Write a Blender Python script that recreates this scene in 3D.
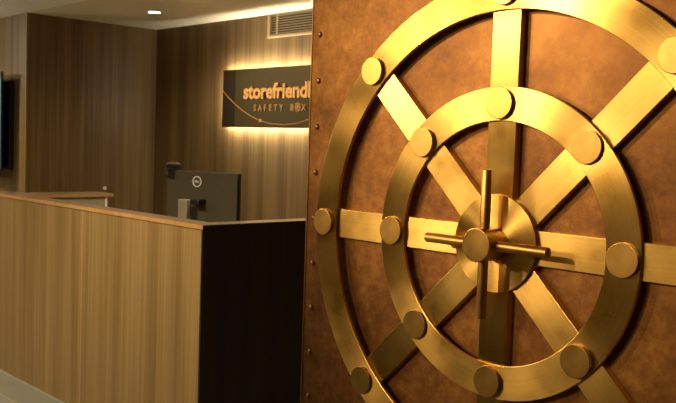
import bpy, bmesh, math, random
from mathutils import Vector, Matrix, Euler
random.seed(7)
for o in list(bpy.data.objects):
    bpy.data.objects.remove(o)
S = bpy.context.scene
COL = S.collection

# ------------------------------------------------------------ camera
CAM_H = 1.49
cam_d = bpy.data.cameras.new('camera')
cam = bpy.data.objects.new('camera', cam_d)
COL.objects.link(cam)
R = Matrix(((0.68648116, 0.72634807, 0.03408967),      # image right
            (0.07043955, -0.01976615, -0.99732019),    # image down
            (-0.72372777, 0.68704278, -0.06473273)))   # forward
m = Matrix((R[0], -R[1], -R[2])).transposed().to_4x4()
m.translation = Vector((0, 0, CAM_H))
cam.matrix_world = m
cam_d.sensor_width = 36
cam_d.lens = 869.886 / 676 * 36
cam_d.clip_start = 0.05
cam_d.dof.use_dof = True
cam_d.dof.focus_distance = 1.75
cam_d.dof.aperture_fstop = 14.0
S.camera = cam

# ------------------------------------------------------------ world, lights, exposure
S.view_settings.view_transform = 'Standard'
S.view_settings.look = 'None'
S.view_settings.gamma = 1
S.view_settings.use_curve_mapping = False
S.view_settings.exposure = 0.0
w = bpy.data.worlds.new('world'); S.world = w
w.use_nodes = True
w.node_tree.nodes['Background'].inputs[0].default_value = (1.0, 0.75, 0.5, 1)
w.node_tree.nodes['Background'].inputs[1].default_value = 0.02

CEIL = 2.53


def spot(name, loc, target, power, color, size=1.2, blend=0.5, radius=0.03):
    l = bpy.data.lights.new(name, 'SPOT')
    l.energy = power; l.color = color; l.spot_size = size; l.spot_blend = blend
    l.shadow_soft_size = radius
    o = bpy.data.objects.new(name, l); COL.objects.link(o)
    o.location = loc
    o.rotation_euler = (Vector(target) - Vector(loc)).to_track_quat('-Z', 'Y').to_euler()
    return o


def area(name, loc, target, power, color, sx, sy):
    l = bpy.data.lights.new(name, 'AREA')
    l.energy = power; l.color = color; l.shape = 'RECTANGLE'; l.size = sx; l.size_y = sy
    o = bpy.data.objects.new(name, l); COL.objects.link(o)
    o.location = loc
    o.rotation_euler = (Vector(target) - Vector(loc)).to_track_quat('-Z', 'Y').to_euler()
    return o


WARM = (1.0, 0.71, 0.37)
MID = (1.0, 0.81, 0.53)
# row of adjustable ceiling downlights aimed at the vault door
spot('door_downlight', (-3.75, -3.1, CEIL - 0.03), (-1.10, 1.4, 1.70), 50, WARM, 0.24, 1.0, 0.03)
spot('door_downlight', (-4.95, -3.1, CEIL - 0.03), (-1.02, 1.4, 1.40), 240, WARM, 0.19, 1.0, 0.03)
spot('door_downlight', (-2.1, -3.1, CEIL - 0.03), (-1.10, 1.4, 1.35), 220, WARM, 0.30, 1.0, 0.03)
spot('door_downlight', (-4.08, -0.85, CEIL - 0.03), (-0.95, 1.4, 1.30), 30, WARM, 0.36, 1.0, 0.03)
spot('door_downlight', (-2.3, -0.88, CEIL - 0.03), (-1.25, 1.4, 1.92), 190, WARM, 0.55, 1.0, 0.02)
spot('door_downlight', (-1.1, -2.7, CEIL - 0.03), (-0.9, 1.4, 1.15), 60, WARM, 0.26, 1.0, 0.02)
area('ceiling_fill_light', (-8.9, 1.6, 2.25), (-8.6, 1.7, 2.5), 26, (1, .84, .60), .8, .3)  # unseen uplight added to brighten the front ceiling
spot('door_downlight', (-8.2, -3.1, CEIL - 0.03), (-1.0, 1.4, 1.18), 300, WARM, 0.11, 1.0, 0.03)
spot('lobby_spot', (-3.5, -4.2, CEIL - 0.03), (-3.5, -5.2, 1.2), 140, MID, 2.2, 1.0, 0.05)  # added to light the wall behind the camera that the brass reflects
# lobby downlights before the counter, the last one added to brighten the left wall
spot('lobby_spot', (-3.7, 0.9, CEIL - 0.03), (-3.7, 1.5, 0.0), 300, MID, 2.4, 1.0, 0.05)
spot('lobby_spot', (-6.4, 0.9, CEIL - 0.03), (-6.4, 1.5, 0.0), 200, MID, 2.4, 1.0, 0.05)
spot('lobby_spot', (-8.2, 2.2, CEIL - 0.03), (-8.2, 2.6, 0.0), 200, MID, 2.4, 1.0, 0.05)  # unseen, added to brighten the near left wall
# alcove downlight in the visible fixture, then spots added to brighten alcove and sign
spot('alcove_spot', (-6.30, 3.84, CEIL - 0.03), (-6.30, 3.84, 0), 30, MID, 2.4, 1.0, 0.04)
spot('alcove_spot', (-4.20, 3.60, CEIL - 0.03), (-4.20, 3.84, 0), 115, MID, 2.4, 1.0, 0.04)  # unseen, added to brighten the alcove
spot('sign_fill_spot', (-5.6, 3.35, CEIL - 0.03), (-5.4, 4.45, 1.85), 45, MID, 1.5, 1.0, 0.04)  # unseen spot added to brighten the sign's lettering and panel


# ------------------------------------------------------------ materials
def newmat(name):
    mt = bpy.data.materials.new(name); mt.use_nodes = True
    nt = mt.node_tree
    return mt, nt, nt.nodes['Principled BSDF']


def plain(name, col, rough=0.5, metal=0.0, emis=None, estr=0.0):
    mt, nt, b = newmat(name)
    b.inputs['Roughness'].default_value = rough
    b.inputs['Metallic'].default_value = metal
    # faint procedural unevenness so no surface is perfectly flat in tone
    tc = nt.nodes.new('ShaderNodeTexCoord')
    n = nt.nodes.new('ShaderNodeTexNoise'); n.inputs['Scale'].default_value = 14; n.inputs['Detail'].default_value = 4
    nt.links.new(tc.outputs['Object'], n.inputs['Vector'])
    r = nt.nodes.new('ShaderNodeValToRGB')
    r.color_ramp.elements[0].color = (col[0] * .9, col[1] * .9, col[2] * .9, 1)
    r.color_ramp.elements[1].color = (min(1, col[0] * 1.1), min(1, col[1] * 1.1), min(1, col[2] * 1.1), 1)
    nt.links.new(n.outputs['Fac'], r.inputs['Fac'])
    nt.links.new(r.outputs['Color'], b.inputs['Base Color'])
    if emis:
        b.inputs['Emission Color'].default_value = (*emis, 1)
        b.inputs['Emission Strength'].default_value = estr
    return mt


def laminate(name, dark, light, rough=0.45, scale=1.0, spec=0.3):
    """vertical-grain wood laminate"""
    mt, nt, b = newmat(name)
    N, L = nt.nodes, nt.links
    g = N.new('ShaderNodeNewGeometry')
    sep = N.new('ShaderNodeSeparateXYZ'); L.new(g.outputs['Position'], sep.inputs[0])
    add = N.new('ShaderNodeMath'); add.operation = 'ADD'
    L.new(sep.outputs['X'], add.inputs[0]); L.new(sep.outputs['Y'], add.inputs[1])

    def streak(h, v, detail):
        c = N.new('ShaderNodeCombineXYZ')
        mh = N.new('ShaderNodeMath'); mh.operation = 'MULTIPLY'; mh.inputs[1].default_value = h * scale
        mv = N.new('ShaderNodeMath'); mv.operation = 'MULTIPLY'; mv.inputs[1].default_value = v
        L.new(add.outputs[0], mh.inputs[0]); L.new(sep.outputs['Z'], mv.inputs[0])
        L.new(mh.outputs[0], c.inputs[0]); L.new(mv.outputs[0], c.inputs[2])
        n = N.new('ShaderNodeTexNoise'); n.inputs['Scale'].default_value = 1
        n.inputs['Detail'].default_value = detail; n.inputs['Roughness'].default_value = .6
        L.new(c.outputs[0], n.inputs['Vector'])
        return n
    a = streak(9, .25, 2); c2 = streak(60, .8, 3)
    mx = N.new('ShaderNodeMix'); mx.data_type = 'FLOAT'; mx.inputs[0].default_value = .45
    L.new(a.outputs['Fac'], mx.inputs[2]); L.new(c2.outputs['Fac'], mx.inputs[3])
    r = N.new('ShaderNodeValToRGB')
    r.color_ramp.elements[0].position = .36; r.color_ramp.elements[1].position = .64
    r.color_ramp.elements[0].color = (*dark, 1); r.color_ramp.elements[1].color = (*light, 1)
    L.new(mx.outputs[0], r.inputs['Fac']); L.new(r.outputs['Color'], b.inputs['Base Color'])
    b.inputs['Roughness'].default_value = rough
    b.inputs['Specular IOR Level'].default_value = spec
    return mt


def brass(name, tangent, dark, light, rough=.30, aniso=.7, metal=1.0):
    mt, nt, b = newmat(name)
    N, L = nt.nodes, nt.links
    tc = N.new('ShaderNodeTexCoord')
    # brush lines + slow blotches
    mp = N.new('ShaderNodeMapping')
    if tangent == 'uv':
        mp.inputs['Scale'].default_value = (3, 260, 260)
        L.new(tc.outputs['Object'], mp.inputs['Vector'])
        src = mp.outputs[0]
    elif tangent == 'ring':
        sep = N.new('ShaderNodeSeparateXYZ'); L.new(tc.outputs['Object'], sep.inputs[0])
        c = N.new('ShaderNodeCombineXYZ'); L.new(sep.outputs['X'], c.inputs[0]); L.new(sep.outputs['Z'], c.inputs[1])
        ln = N.new('ShaderNodeVectorMath'); ln.operation = 'LENGTH'; L.new(c.outputs[0], ln.inputs[0])
        at = N.new('ShaderNodeMath'); at.operation = 'ARCTAN2'; L.new(sep.outputs['X'], at.inputs[0]); L.new(sep.outputs['Z'], at.inputs[1])
        c3 = N.new('ShaderNodeCombineXYZ'); L.new(at.outputs[0], c3.inputs[0]); L.new(ln.outputs['Value'], c3.inputs[1])
        mp.inputs['Scale'].default_value = (1.2, 260, 1)
        L.new(c3.outputs[0], mp.inputs['Vector']); src = mp.outputs[0]
    else:
        mp.inputs['Scale'].default_value = (60, 60, 60)
        L.new(tc.outputs['Object'], mp.inputs['Vector']); src = mp.outputs[0]
    n = N.new('ShaderNodeTexNoise'); n.inputs['Scale'].default_value = 1; n.inputs['Detail'].default_value = 3
    L.new(src, n.inputs['Vector'])
    n2 = N.new('ShaderNodeTexNoise'); n2.inputs['Scale'].default_value = 11; n2.inputs['Detail'].default_value = 5
    L.new(tc.outputs['Object'], n2.inputs['Vector'])
    mx = N.new('ShaderNodeMix'); mx.data_type = 'FLOAT'; mx.inputs[0].default_value = .72
    L.new(n.outputs['Fac'], mx.inputs[2]); L.new(n2.outputs['Fac'], mx.inputs[3])
    r = N.new('ShaderNodeValToRGB')
    r.color_ramp.elements[0].position = .35; r.color_ramp.elements[1].position = .65
    r.color_ramp.elements[0].color = (*dark, 1); r.color_ramp.elements[1].color = (*light, 1)
    L.new(mx.outputs[0], r.inputs['Fac']); L.new(r.outputs['Color'], b.inputs['Base Color'])
    mr = N.new('ShaderNodeMapRange'); mr.inputs['From Min'].default_value = .3; mr.inputs['From Max'].default_value = .7
    mr.inputs['To Min'].default_value = rough - .05; mr.inputs['To Max'].default_value = rough + .06
    L.new(n2.outputs['Fac'], mr.inputs['Value']); L.new(mr.outputs[0], b.inputs['Roughness'])
    b.inputs['Metallic'].default_value = metal
    b.inputs['Anisotropic'].default_value = aniso
    b.inputs['Anisotropic Rotation'].default_value = .25
    if tangent in ('uv', 'ring'):
        t = N.new('ShaderNodeTangent')
        if tangent == 'uv':
            t.direction_type = 'UV_MAP'; t.uv_map = 'UVMap'
        else:
            t.direction_type = 'RADIAL'; t.axis = 'Y'
        L.new(t.outputs[0], b.inputs['Tangent'])
    return mt


def copper_plate(name):
    mt, nt, b = newmat(name)
    N, L = nt.nodes, nt.links
    tc = N.new('ShaderNodeTexCoord')
    n1 = N.new('ShaderNodeTexNoise'); n1.inputs['Scale'].default_value = 5; n1.inputs['Detail'].default_value = 6; n1.inputs['Roughness'].default_value = .65
    n2 = N.new('ShaderNodeTexNoise'); n2.inputs['Scale'].default_value = 45; n2.inputs['Detail'].default_value = 10; n2.inputs['Roughness'].default_value = .8
    L.new(tc.outputs['Object'], n1.inputs['Vector']); L.new(tc.outputs['Object'], n2.inputs['Vector'])
    mx = N.new('ShaderNodeMix'); mx.data_type = 'FLOAT'; mx.inputs[0].default_value = .5
    L.new(n1.outputs['Fac'], mx.inputs[2]); L.new(n2.outputs['Fac'], mx.inputs[3])
    r = N.new('ShaderNodeValToRGB')
    r.color_ramp.elements[0].position = .36; r.color_ramp.elements[1].position = .66
    r.color_ramp.elements[0].color = (.12, .045, .012, 1)
    r.color_ramp.elements[1].color = (.57, .28, .070, 1)
    e = r.color_ramp.elements.new(.5); e.color = (.30, .125, .028, 1)
    L.new(mx.outputs[0], r.inputs['Fac']); L.new(r.outputs['Color'], b.inputs['Base Color'])
    mr = N.new('ShaderNodeMapRange'); mr.inputs['From Min'].default_value = .3; mr.inputs['From Max'].default_value = .7
    mr.inputs['To Min'].default_value = .42; mr.inputs['To Max'].default_value = .58
    L.new(n2.outputs['Fac'], mr.inputs['Value']); L.new(mr.outputs[0], b.inputs['Roughness'])
    b.inputs['Metallic'].default_value = .55
    return mt


def tile_floor(name):
    mt, nt, b = newmat(name)
    N, L = nt.nodes, nt.links
    g = N.new('ShaderNodeNewGeometry')
    mp = N.new('ShaderNodeMapping'); mp.inputs['Location'].default_value = (.1, .0, 0)
    L.new(g.outputs['Position'], mp.inputs['Vector'])
    br = N.new('ShaderNodeTexBrick'); br.offset = .5
    br.inputs['Scale'].default_value = 1; br.inputs['Brick Width'].default_value = 1.2
    br.inputs['Row Height'].default_value = .2; br.inputs['Mortar Size'].default_value = .004
    br.inputs['Color1'].default_value = (.17, .165, .125, 1); br.inputs['Color2'].default_value = (.21, .20, .155, 1)
    br.inputs['Mortar'].default_value = (.29, .275, .21, 1)
    L.new(mp.outputs[0], br.inputs['Vector'])
    n = N.new('ShaderNodeTexNoise'); n.inputs['Scale'].default_value = 12; n.inputs['Detail'].default_value = 6
    L.new(g.outputs['Position'], n.inputs['Vector'])
    mx = N.new('ShaderNodeMix'); mx.data_type = 'RGBA'; mx.blend_type = 'MULTIPLY'; mx.inputs[0].default_value = .35
    L.new(br.outputs['Color'], mx.inputs[6]); L.new(n.outputs['Color'], mx.inputs[7])
    L.new(mx.outputs[2], b.inputs['Base Color'])
    b.inputs['Roughness'].default_value = .6
    return mt


M = {}
M['wood'] = laminate('olive_walnut_laminate', (.088, .050, .016), (.215, .138, .056))
M['wood_front'] = laminate('counter_walnut_laminate', (.180, .108, .034), (.325, .212, .084))
M['dark_wood'] = laminate('espresso_laminate', (.022, .011, .005), (.040, .021, .009), .5, 1.6)
M['trim'] = laminate('honey_wood_edge', (.38, .20, .07), (.50, .28, .11), .35, .5, .5)
M['ledge_top'] = laminate('ledge_wood_top', (.20, .13, .07), (.27, .18, .10), .3, .5, .5)
M['inner'] = plain('pale_grey_laminate', (.30, .28, .20), .5)
M['ceiling'] = plain('cream_ceiling_paint', (.93, .91, .84), .9)
M['ceiling_alcove'] = plain('beige_ceiling_paint', (.80, .73, .56), .9)
M['wall'] = plain('warm_beige_wall_paint', (.42, .32, .20), .8)
M['floor'] = tile_floor('grey_floor_tiles')
M['copper'] = copper_plate('mottled_copper_plate')
M['brass_spoke'] = brass('brushed_brass_straight', 'uv', (.72, .44, .11), (.90, .60, .18), .31, .90)
M['brass_ring'] = brass('brushed_brass_circular', 'ring', (.72, .44, .11), (.90, .60, .18), .31, .88)
M['brass_stud'] = brass('satin_brass', 'none', (.52, .31, .08), (.64, .40, .12), .30, 0)
M['brass_rod'] = brass('dull_brass', 'none', (.50, .28, .08), (.66, .40, .13), .38, 0)
M['rim'] = plain('copper_edge_highlight', (.62, .34, .12), .35, .9)
M['rivet'] = plain('copper_rivet', (.36, .18, .06), .4, .8)
M['black'] = plain('black_plastic', (.012, .011, .010), .4)
M['screen'] = plain('black_glass', (.006, .006, .006), .12)
M['monitor'] = plain('dark_grey_plastic', (.075, .064, .034), .5)
M['silver'] = plain('silver_plastic', (.52, .46, .36), .35, .6)
M['logo'] = plain('pale_logo_metal', (.92, .90, .85), .4, .0)
M['bronze'] = plain('dark_bronze_sign_panel', (.085, .062, .020), .45, .7)
M['bronze_dark'] = plain('darker_bronze_panel', (.040, .026, .010), .45, .7)
M['gold'] = plain('gold_letter_metal', (.90, .47, .12), .4, .15)
M['gold_dim'] = plain('gold_outline_metal', (.58, .30, .09), .4, .3)
M['vent_frame'] = plain('beige_vent_frame', (.50, .36, .20), .5)
M['vent_slat'] = plain('tan_vent_slat', (.34, .26, .14), .5)
M['led'] = plain('warm_led_strip', (1, .9, .7), .5, 0, (1.0, .89, .68), 230.0)
M['lens'] = plain('lit_lens', (1, 1, 1), .5, 0, (1.0, .88, .65), 14.0)
M['white'] = plain('white_trim_ring', (.8, .76, .66), .5)
M['teal'] = plain('teal_lit_screen', (.02, .08, .08), .3, 0, (.10, .42, .42), .55)


# ------------------------------------------------------------ helpers
def link(name, me, mat, parent=None, loc=(0, 0, 0), rot=(0, 0, 0)):
    o = bpy.data.objects.new(name, me)
    if mat is not None and not me.materials:
        me.materials.append(mat)
    COL.objects.link(o)
    o.parent = parent; o.location = loc; o.rotation_euler = rot
    return o


def finish(bm, name, smooth=True, uv=False, ang=15):
    bmesh.ops.recalc_face_normals(bm, faces=bm.faces)
    if uv:
        ul = bm.loops.layers.uv.new('UVMap')
        for f in bm.faces:
            for l in f.loops:
                l[ul].uv = (l.vert.co.x, l.vert.co.z)
    me = bpy.data.meshes.new(name); bm.to_mesh(me); bm.free()
    if smooth:
        me.shade_smooth(); me.set_sharp_from_angle(angle=math.radians(ang))
    return me


def box(bm, x0, x1, y0, y1, z0, z1, bevel=0.0, seg=2):
    vs = [bm.verts.new((x, y, z)) for x in (x0, x1) for y in (y0, y1) for z in (z0, z1)]
    fs = [(0, 1, 3, 2), (4, 6, 7, 5), (0, 4, 5, 1), (2, 3, 7, 6), (0, 2, 6, 4), (1, 5, 7, 3)]
    faces = [bm.faces.new([vs[i] for i in f]) for f in fs]
    if bevel:
        es = {e for f in faces for e in f.edges}
        bmesh.ops.bevel(bm, geom=list(es), offset=bevel, segments=seg, affect='EDGES', profile=.5)


def boxo(name, b, mat, parent=None, bevel=0.0, loc=(0, 0, 0), rot=(0, 0, 0), uv=False):
    bm = bmesh.new(); box(bm, *b, bevel=bevel)
    return link(name, finish(bm, name, True, uv), mat, parent, loc, rot)


def lathe(bm, prof, n=48, axis='Y', full=True):
    """revolve a profile [(radius, along)] about an axis; closed ring profile if full is False"""
    rings = []
    for (r, a) in prof:
        ring = []
        for k in range(n):
            t = 2 * math.pi * k / n
            c, s = r * math.cos(t), r * math.sin(t)
            co = {'Y': (c, a, s), 'Z': (c, s, a), 'X': (a, c, s)}[axis]
            ring.append(bm.verts.new(co))
        rings.append(ring)
    m_ = len(rings)
    rng = range(m_ - 1) if full else range(m_)
    for i in rng:
        A, B = rings[i], rings[(i + 1) % m_]
        for k in range(n):
            bm.faces.new((A[k], A[(k + 1) % n], B[(k + 1) % n], B[k]))
    if full:
        bm.faces.new(rings[0]); bm.faces.new(rings[-1])


def disc_profile(r, y0, y1, b):
    """y1 is the front (towards -Y): rounded front edge"""
    pts = [(r, y0)]
    for k in range(5):
        t = k / 4 * math.pi / 2
        pts.append((r - b + b * math.cos(t), y1 + b - b * math.sin(t)))
    return pts


def ring_profile(ri, ro, y0, y1, b):
    return [(ri, y0), (ri, y1 + b), (ri + b * .3, y1 + b * .3), (ri + b, y1), (ro - b, y1), (ro - b * .3, y1 + b * .3), (ro, y1 + b), (ro, y0)]


def empty(name, loc, label, cat, group=None, rot=(0, 0, 0)):
    o = bpy.data.objects.new(name, None); COL.objects.link(o)
    o.location = loc; o.rotation_euler = rot
    o['label'] = label; o['category'] = cat
    if group: o['group'] = group
    o.empty_display_size = .1
    return o


def struct(name, b, mat):
    o = boxo(name, b, mat); o['kind'] = 'structure'
    return o


def text_mesh(body, size, extrude, offset=0.0, sx=1.0):
    c = bpy.data.curves.new('lettering', 'FONT')
    c.body = body; c.size = size; c.extrude = extrude; c.offset = offset
    c.resolution_u = 4
    tmp = bpy.data.objects.new('lettering_curve', c); COL.objects.link(tmp)
    dg = bpy.context.evaluated_depsgraph_get(); dg.update()
    me = bpy.data.meshes.new_from_object(tmp.evaluated_get(dg))
    bpy.data.objects.remove(tmp); bpy.data.curves.remove(c)
    me.materials.clear()
    # stand it up: text x -> x, text y -> z, front faces -Y
    for v in me.vertices:
        x, y, z = v.co
        v.co = (x * sx, -z, y)
    return me


def tube(bm, pts, r, n=8):
    prev = None
    for i, p in enumerate(pts):
        p = Vector(p)
        d = (Vector(pts[min(i + 1, len(pts) - 1)]) - Vector(pts[max(i - 1, 0)])).normalized()
        a = d.orthogonal().normalized() if abs(d.y) > .9 else d.cross(Vector((0, 1, 0))).normalized()
        b = d.cross(a)
        ring = [bm.verts.new(p + r * (math.cos(2 * math.pi * k / n) * a + math.sin(2 * math.pi * k / n) * b)) for k in range(n)]
        if prev:
            for k in range(n):
                bm.faces.new((prev[k], prev[(k + 1) % n], ring[(k + 1) % n], ring[k]))
        else:
            bm.faces.new(ring)
        prev = ring
    bm.faces.new(prev)


# ------------------------------------------------------------ the setting
XL, YB, YN = -7.33, 4.493, 3.215        # dark panel wall, sign wall, near left wall
struct('floor', (-10.2, 2.2, -5.3, 4.7, -.1, 0), M['floor'])
struct('ceiling', (-10.2, 2.2, -5.3, YN, CEIL, CEIL + .1), M['ceiling'])
struct('ceiling_alcove', (-7.53, 2.2, YN, 4.7, CEIL, CEIL + .1), M['ceiling_alcove'])
struct('wall_back', (XL, -1.566, YB, YB + .15, 0, CEIL), M['wood'])
wl = struct('wall_left', (XL - .2, XL, YN, YB + .15, 0, CEIL), M['wood'])
struct('wall_near_left', (-10.1, XL - .2, YN, YN + .15, 0, CEIL), M['wood'])
struct('trim_1', (XL - .012, XL + .002, YN - .004, YN + .012, 0, CEIL), M['wood_front'])
struct('wall_far_left', (-10.2, -10.1, -5.2, YN + .15, 0, CEIL), M['wall'])
struct('wall_front', (-10.2, 2.1, -5.3, -5.2, 0, CEIL), M['wall'])
struct('wall_right', (2.1, 2.2, -5.3, 1.417, 0, CEIL), M['wall'])
struct('wall_vault', (-1.566, 2.2, 1.418, YB + .15, 0, CEIL), M['wall'])

# ------------------------------------------------------------ vault door
CX, CZ = -1.0031, 1.3105
PY = 1.398                                    # face of the copper plate
door = empty('vault_door', (CX, PY, 0), 'mottled copper vault door panel carrying a huge brushed brass ship-wheel lock', 'vault door')
Z0, Z1 = .02, CEIL - .015
boxo('door_plate', (-.5762, .582, 0, .018, Z0, Z1), M['copper'], door, .0015)
boxo('edge_highlight', (-.5792, -.5764, -.0015, .019, Z0, Z1), M['rim'], door)  # pale strip standing in for the highlight on the plate's bevelled edge
# rivets up the left margin
bm = bmesh.new()
pr = [(.0072, 0)] + [(.0072 * math.cos(t), -.0008 - .0048 * math.sin(t)) for t in [k * math.pi / 2 / 5 for k in range(5)]]
lathe(bm, pr, 16)
rv = finish(bm, 'rivet', True, False, 50)
for sx in (-.5505,):
    for k in range(-3, 7 + 9):
        z = 1.7503 - .1093 * k
        if Z0 + .04 < z < Z1 - .04:
            link('rivet', rv, M['rivet'], door, (sx, 0, z))

RING_B, RING_F, SPOKE_F = 1.3793 - PY, 1.3725 - PY, 1.3795 - PY
STUD_F = 1.3645 - PY


def add_ring(name, ri, ro, rs, ks, label=None):
    bm = bmesh.new()
    lathe(bm, ring_profile(ri, ro, RING_B, RING_F, .0012), 160, 'Y', False)
    o = link(name, finish(bm, name), M['brass_ring'], door, (0, 0, CZ))
    for k in ks:
        a = k * math.pi / 4
        link('stud', stud_me, M['brass_stud'], o, (rs * math.sin(a), 0, rs * math.cos(a)))
    return o


bm = bmesh.new()
lathe(bm, disc_profile(.0305, RING_F + .0002, STUD_F, .0012), 48)
stud_me = finish(bm, 'stud', True, False, 9)
add_ring('inner_ring', .2365, .3025, .270, range(8))
add_ring('outer_ring', .447, .514, .4855, range(8))
# eight spokes: flat bars standing 19 mm proud of the plate
bm = bmesh.new(); box(bm, .079, .480, SPOKE_F, .0, -.0325, .0325, bevel=.0012)
spoke_me = finish(bm, 'spoke', True, True)
for k in range(8):
    link('spoke', spoke_me, M['brass_spoke'], door, (0, 0, CZ), (0, k * math.pi / 4, 0))
# hub disc and turning handle
bm = bmesh.new()
lathe(bm, disc_profile(.0955, 0, 1.3705 - PY, .0012), 96)
link('hub_disc', finish(bm, 'hub_disc', True, False, 9), M['brass_ring'], door, (0, 0, CZ))
bm = bmesh.new()
lathe(bm, disc_profile(.0325, 1.371 - PY, 1.313 - PY, .0015), 48)
hub = link('hub_handle', finish(bm, 'hub_handle', True, False, 9), M['brass_stud'], door, (0, 0, CZ))
bm = bmesh.new()
L0, L1, rr = .030, .1425, .0098
pr = [(rr, L0)] + [(rr - .0015 + .0015 * math.cos(t), L1 - .0015 + .0015 * math.sin(t)) for t in (0, .8, 1.57)]
lathe(bm, pr, 24, 'X')
rod_me = finish(bm, 'handle_rod', True, False, 50)
for k in range(4):
    link('handle_rod', rod_me, M['brass_rod'], hub, (0, 1.3395 - PY, 0), (0, k * math.pi / 2, 0))

# ------------------------------------------------------------ reception counter
CFX0, CFX1, CFY = -5.45, -3.19, 2.209
CH = 1.115
AB = 2.91
ctr = empty('reception_counter', ((CFX0 + CFX1) / 2, CFY, 0), 'walnut laminate reception counter with honey wood ledge and near-black end panel', 'reception counter')
ox, oy = ctr.location.x, ctr.location.y


def cbox(name, b, mat, bevel=0.0, label=None):
    o = boxo(name, (b[0] - ox, b[1] - ox, b[2] - oy, b[3] - oy, b[4], b[5]), mat, ctr, bevel)
    if label: o['label'] = label
    return o


t = .020
xs = [CFX0, -4.321, CFX1 - .012]
for i in range(2):
    cbox('front_panel', (xs[i] + .003, xs[i + 1] - .003, CFY + .004, CFY + .024, 0, CH - t), M['wood_front'])
cbox('seam_strip', (xs[1] - .003, xs[1] + .003, CFY + .003, CFY + .024, 0, CH - t), M['trim'])
cbox('corner_post', (CFX1 - .012, CFX1 - .003, CFY + .003, CFY + .024, 0, CH - t), M['black'])
cbox('end_panel', (CFX1 - .024, CFX1 - .004, CFY + .024, AB - .04, 0, CH - t), M['dark_wood'], 0, 'near-black laminate end panel')
cbox('end_panel', (CFX0, CFX0 + .02, CFY + .024, AB - .04, 0, CH - t), M['wood_front'])
cbox('inner_panel', (CFX0 + .17, CFX0 + .19, CFY + .12, AB - .055, .70, CH - t), M['inner'], 0, 'pale grey inner panel of the counter')
cbox('inner_panel', (CFX0 + .02, CFX0 + .19, AB - .055, AB - .04, 0, CH - t), M['white'])
cbox('inner_panel', (CFX1 - .11, CFX1 - .09, CFY + .12, AB - .04, .70, CH - t), M['inner'])
cbox('inner_panel', (CFX0 + .17, CFX1 - .09, CFY + .085, CFY + .10, .0, CH - t), M['inner'])
# U-shaped ledge: one mesh, top face and orange front lip
bm = bmesh.new()
P = [(CFX0 - .004, CFY), (CFX1, CFY), (CFX1, AB), (CFX1 - .105, AB), (CFX1 - .105, CFY + .11), (CFX0 + .205, CFY + .11), (CFX0 + .205, AB), (CFX0 - .004, AB)]
lo = [bm.verts.new((x - ox, y - oy, CH - t)) for x, y in P]
hi = [bm.verts.new((x - ox, y - oy, CH)) for x, y in P]
bm.faces.new(hi); bm.faces.new(lo)
for i in range(len(P)):
    j = (i + 1) % len(P)
    bm.faces.new((lo[i], lo[j], hi[j], hi[i]))
me = finish(bm, 'ledge', False)
me.materials.append(M['trim']); me.materials.append(M['ledge_top'])
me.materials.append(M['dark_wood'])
for p in me.polygons:
    if p.normal.z > .9: p.material_index = 1
    if p.normal.x > .9 and p.center.x + ox > CFX1 - .01: p.material_index = 2  # unlit end lip: its shade is put into the darker colour
link('ledge', me, None, ctr)
cbox('desk_top', (CFX0 + .19, CFX1 - .11, CFY + .10, CFY + .10 + .95, .735, .76), M['ledge_top'])
for x in (CFX0 + .21, CFX1 - .15):
    cbox('desk_leg', (x, x + .03, CFY + .9, CFY + 1.0, 0, .735), M['inner'])

# ------------------------------------------------------------ monitor
mon = empty('desktop_monitor', (-4.437, 3.066, .76), 'dark grey desktop computer monitor seen from behind on the reception counter', 'monitor', None, (0, 0, math.radians(18.5)))
ZT = 1.2976 - .76
boxo('housing', (-.27, .262, -.012, .008, ZT - .325, ZT), M['monitor'], mon, .003)
boxo('bezel', (-.272, .2705, .008, .018, ZT - .327, ZT + .002), M['black'], mon, .001)
boxo('screen', (-.262, .262, .018, .0195, ZT - .31, ZT - .010), M['screen'], mon)
boxo('mount_arm', (-.055, .035, -.085, -.012, .340, .372), M['black'], mon, .004)
bm = bmesh.new(); box(bm, -.092, -.024, -.125, -.085, .012, .370, bevel=.006, seg=3)
link('stand_column', finish(bm, 'stand_column'), M['silver'], mon)['label'] = 'silver stand column'
bm = bmesh.new(); box(bm, -.17, .06, -.20, .02, 0, .012, bevel=.004)
link('stand_base', finish(bm, 'stand_base'), M['silver'], mon)
# round badge: ring and four letters
badge_c = (-.036, 1.237 - .76)
bm = bmesh.new()
lathe(bm, [(.0275, -.0125), (.0275, -.0150), (.0335, -.0150), (.0335, -.0125)], 40, 'Y', False)
bd = link('badge', finish(bm, 'badge'), M['logo'], mon, (badge_c[0], 0, badge_c[1]))
bd['label'] = 'pale round logo badge'
me = text_mesh('DELL', .020, .001, .0006, .80)
xs_ = [v.co.x for v in me.vertices]; zs_ = [v.co.z for v in me.vertices]
link('badge_lettering', me, M['logo'], bd, (-(min(xs_) + max(xs_)) / 2, -.0135, -(min(zs_) + max(zs_)) / 2))

# webcam clipped on the far corner of the monitor top
a = math.radians(18.5)
wc_local = Vector((-.234, 0, 0)); wc_local.rotate(Euler((0, 0, a)))
web = empty('webcam', (-4.429 + wc_local.x, 3.069 + wc_local.y, 1.2976), 'small black webcam clipped over the top corner of the monitor', 'webcam', None, (0, 0, a))
bm = bmesh.new(); box(bm, -.048, .042, -.026, .024, .012, .044, bevel=.010, seg=3)
link('camera_body', finish(bm, 'camera_body'), M['black'], web)
boxo('top_highlight', (-.036, .030, -.018, .016, .043, .047), M['silver'], web, .001)  # pale strip standing in for the highlights on the webcam
boxo('clip', (-.030, .014, -.026, -.0125, -.050, .014), M['black'], web, .004)
boxo('hinge', (-.020, .012, -.020, .020, .0025, .014), M['black'], web, .001)
bm = bmesh.new(); lathe(bm, [(.010, .024), (.010, .029), (.006, .029)], 20)
link('lens', finish(bm, 'lens'), M['screen'], web, (0, 0, .028))
bm = bmesh.new()
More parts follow.
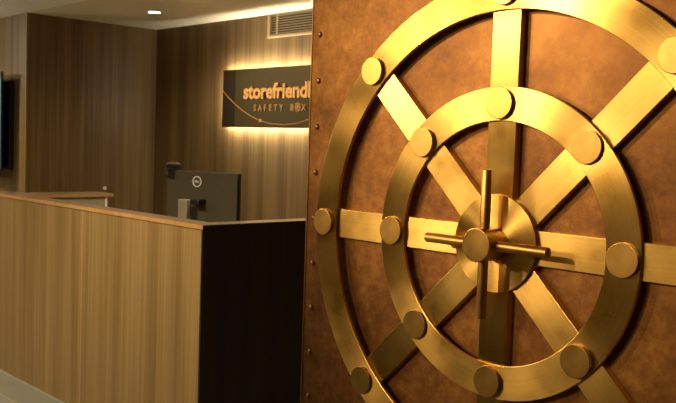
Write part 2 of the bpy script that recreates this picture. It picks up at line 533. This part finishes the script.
tube(bm, [(-.048, 0, .025), (-.060, -.01, .010), (-.058, -.016, -.015), (-.045, -.020, -.035), (-.028, -.020, -.040)], .004)
link('cable', finish(bm, 'cable', True, False, 50), M['black'], web)

# ------------------------------------------------------------ sign on the back wall
SX0, SX1, SZ0, SZ1 = -6.148, -4.30, 1.609, 2.096
SY = 4.432
sg = empty('wall_sign', (SX0, SY, SZ0), 'dark bronze halo-lit wall sign with raised gold lettering on the wood wall', 'sign')


def sbox(name, b, mat, bevel=0.0):
    return boxo(name, (b[0] - SX0, b[1] - SX0, b[2] - SY, b[3] - SY, b[4] - SZ0, b[5] - SZ0), mat, sg, bevel)


sbox('sign_panel', (SX0, SX1, SY, SY + .010, SZ0, SZ1), M['bronze'])
sbox('side_band', (SX0 + .001, SX0 + .17, SY - .002, SY, SZ0 + .001, SZ1 - .001), M['bronze_dark'])
bm = bmesh.new()
i0 = .024
for b in ((SX0 + i0, SX1 - i0, SZ1 - i0 - .012, SZ1 - i0), (SX0 + i0, SX1 - i0, SZ0 + i0, SZ0 + i0 + .012),
          (SX0 + i0, SX0 + i0 + .012, SZ0 + i0 + .014, SZ1 - i0 - .014), (SX1 - i0 - .012, SX1 - i0, SZ0 + i0 + .014, SZ1 - i0 - .014)):
    box(bm, b[0] - SX0, b[1] - SX0, .018, .026, b[2] - SZ0, b[3] - SZ0)
link('led_strip', finish(bm, 'led_strip', False), M['led'], sg)
for x in (SX0 + .15, SX1 - .15):
    sbox('standoff', (x, x + .02, SY + .010, YB, 1.83, 1.85), M['black'])
# lettering
def text_width(body):
    me = text_mesh(body, .165, .006, .0055)
    lo_, hi_ = min(v.co.x for v in me.vertices), max(v.co.x for v in me.vertices)
    bpy.data.meshes.remove(me)
    return lo_, hi_


word = 'storefriendly'
lo12, hi12 = text_width(word[:12])
k = (-5.000 + 5.840) / (hi12 - lo12)
for i, ch in enumerate(word):
    _, h_i = text_width(word[:i + 1])
    me = text_mesh(ch, .165, .006, .0055)
    h_c = max(v.co.x for v in me.vertices)
    for v in me.vertices: v.co.x = (v.co.x + h_i - h_c - lo12) * k
    link('letter', me, M['gold'], sg, (-5.840 - SX0, -.008, 1.850 - SZ0))
# second line, letter-spaced, with a spoked wheel for the O
word = 'SAFETY B@X'
x0, x1 = -5.722, -5.055
n_ = len(word)
for i, ch in enumerate(word):
    cxm = x0 + .03 + (x1 - x0 - .06) * i / (n_ - 1)
    if ch == ' ': continue
    if ch == '@':
        bt = bmesh.new()
        lathe(bt, [(.026, -.003), (.026, .003), (.034, .003), (.034, -.003)], 32, 'Y', False)
        for q in range(4):
            b2 = bmesh.new(); box(b2, -.042, .042, -.003, .003, -.003, .003)
            bmesh.ops.rotate(b2, verts=b2.verts, cent=(0, 0, 0), matrix=Matrix.Rotation(q * math.pi / 4, 3, 'Y'))
            tmpm = bpy.data.meshes.new('x'); b2.to_mesh(tmpm); b2.free(); bt.from_mesh(tmpm); bpy.data.meshes.remove(tmpm)
        me = finish(bt, 'wheel_letter', False)
        for v in me.vertices: v.co.z += .026
        nm = 'wheel_letter'
    else:
        me = text_mesh(ch, .072, .003, .0012, .95)
        c_ = (min(v.co.x for v in me.vertices) + max(v.co.x for v in me.vertices)) / 2
        for v in me.vertices: v.co.x -= c_
        nm = 'letter'
    o = link(nm, me, M['gold_dim'], sg, (cxm - SX0, -.004, 1.747 - SZ0))
    o['label'] = 'spoked wheel standing in for a letter' if ch == '@' else 'small gold outlined capital'
# thin swooping line with a dot
pts = [(-6.160, 1.920), (-6.08, 1.863), (-5.98, 1.803), (-5.87, 1.748), (-5.75, 1.700), (-5.636, 1.667), (-5.50, 1.643), (-5.33, 1.634), (-5.17, 1.648), (-5.02, 1.682), (-4.86, 1.74), (-4.70, 1.82), (-4.52, 1.94), (-4.36, 2.06)]
bm = bmesh.new(); tube(bm, [(x - SX0, -.004, z - SZ0) for x, z in pts], .0042, 6)
link('swoop_line', finish(bm, 'swoop_line', True, False, 50), M['gold_dim'], sg, (.017, 0, 0))
bm = bmesh.new(); lathe(bm, disc_profile(.014, -.001, -.009, .002), 20)
link('swoop_dot', finish(bm, 'swoop_dot'), M['gold'], sg, (-5.619 - SX0, 0, 1.667 - SZ0))

# ------------------------------------------------------------ air vent above the sign
vx0, vx1, vz0, vz1 = -5.615, -4.45, 2.338, CEIL - .004
vt = empty('air_vent', (vx0, YB, vz0), 'long slatted air vent in a beige frame high on the wood wall', 'air vent')
bm = bmesh.new()
for b in ((0, .030, 0, vz1 - vz0), (vx1 - vx0 - .03, vx1 - vx0, 0, vz1 - vz0), (.030, vx1 - vx0 - .03, 0, .020), (.030, vx1 - vx0 - .03, vz1 - vz0 - .008, vz1 - vz0)):
    box(bm, b[0], b[1], -.022, -.001, b[2], b[3])
link('vent_frame', finish(bm, 'vent_frame', False), M['vent_frame'], vt)
boxo('backing', (.03, vx1 - vx0 - .03, -.003, -.001, .020, vz1 - vz0 - .008), M['black'], vt)
bm = bmesh.new()
ns = 8
h = (vz1 - vz0 - .030) / ns
for i in range(ns):
    b2 = bmesh.new(); box(b2, .031, vx1 - vx0 - .031, -.004, .004, -.0034, .0034)
    bmesh.ops.rotate(b2, verts=b2.verts, cent=(0, 0, 0), matrix=Matrix.Rotation(math.radians(-12), 3, 'X'))
    bmesh.ops.translate(b2, verts=b2.verts, vec=(0, -.012, .022 + h * (i + .5)))
    tmpm = bpy.data.meshes.new('x'); b2.to_mesh(tmpm); b2.free(); bm.from_mesh(tmpm); bpy.data.meshes.remove(tmpm)
link('slats', finish(bm, 'slats', False), M['vent_slat'], vt)
boxo('mullion', (.115, .128, -.023, -.018, .020, vz1 - vz0 - .008), M['vent_frame'], vt)

# ------------------------------------------------------------ ceiling downlight in the alcove
dl = empty('ceiling_downlight', (-6.30, 3.836, CEIL), 'small round lit downlight recessed in the alcove ceiling', 'ceiling light')
bm = bmesh.new(); lathe(bm, [(.050, -.001), (.050, -.008), (.062, -.006), (.066, -.001)], 40, 'Z', False)
link('trim_ring', finish(bm, 'trim_ring'), M['white'], dl)
bm = bmesh.new(); lathe(bm, [(.049, -.0015), (.049, -.006), (.04, -.007)], 32, 'Z')
link('lit_lens', finish(bm, 'lit_lens'), M['lens'], dl)

# ------------------------------------------------------------ black wall screen and teal edge at the picture's left side
tv = empty('wall_screen', (-8.1, YN, 1.165), 'black flat wall screen, switched off, on the wood wall beyond the counter', 'screen')
boxo('housing', (-.52, .535, -.045, -.005, .012, .79), M['black'], tv, .004)
boxo('glass', (-.505, .520, -.0475, -.0455, .030, .775), M['screen'], tv)
boxo('bracket', (-.2, .2, -.005, -.0005, .25, .55), M['black'], tv)

bn = empty('lit_display_board', (-7.80, 3.095, 0), 'slim free-standing display with a teal lit face cut by the picture edge', 'display')
boxo('face', (-.55, .243, -.011, -.009, 1.186, 1.96), M['teal'], bn)
boxo('frame', (-.56, .246, -.009, .012, 1.17, 2.03), M['black'], bn, .002)
boxo('post', (-.22, -.17, -.004, .010, .02, 1.17), M['black'], bn)
boxo('base', (-.40, .02, -.12, .10, 0, .02), M['black'], bn, .003)

# tiny pale switch on the dark wood wall
sw = empty('wall_button', (XL, 3.970, 1.018), 'tiny pale round button on the dark wood wall above the counter arm', 'button')
bm = bmesh.new(); lathe(bm, [(.017, .0005), (.017, .010), (.012, .014)], 20, 'X')
link('cap', finish(bm, 'cap'), M['white'], sw)
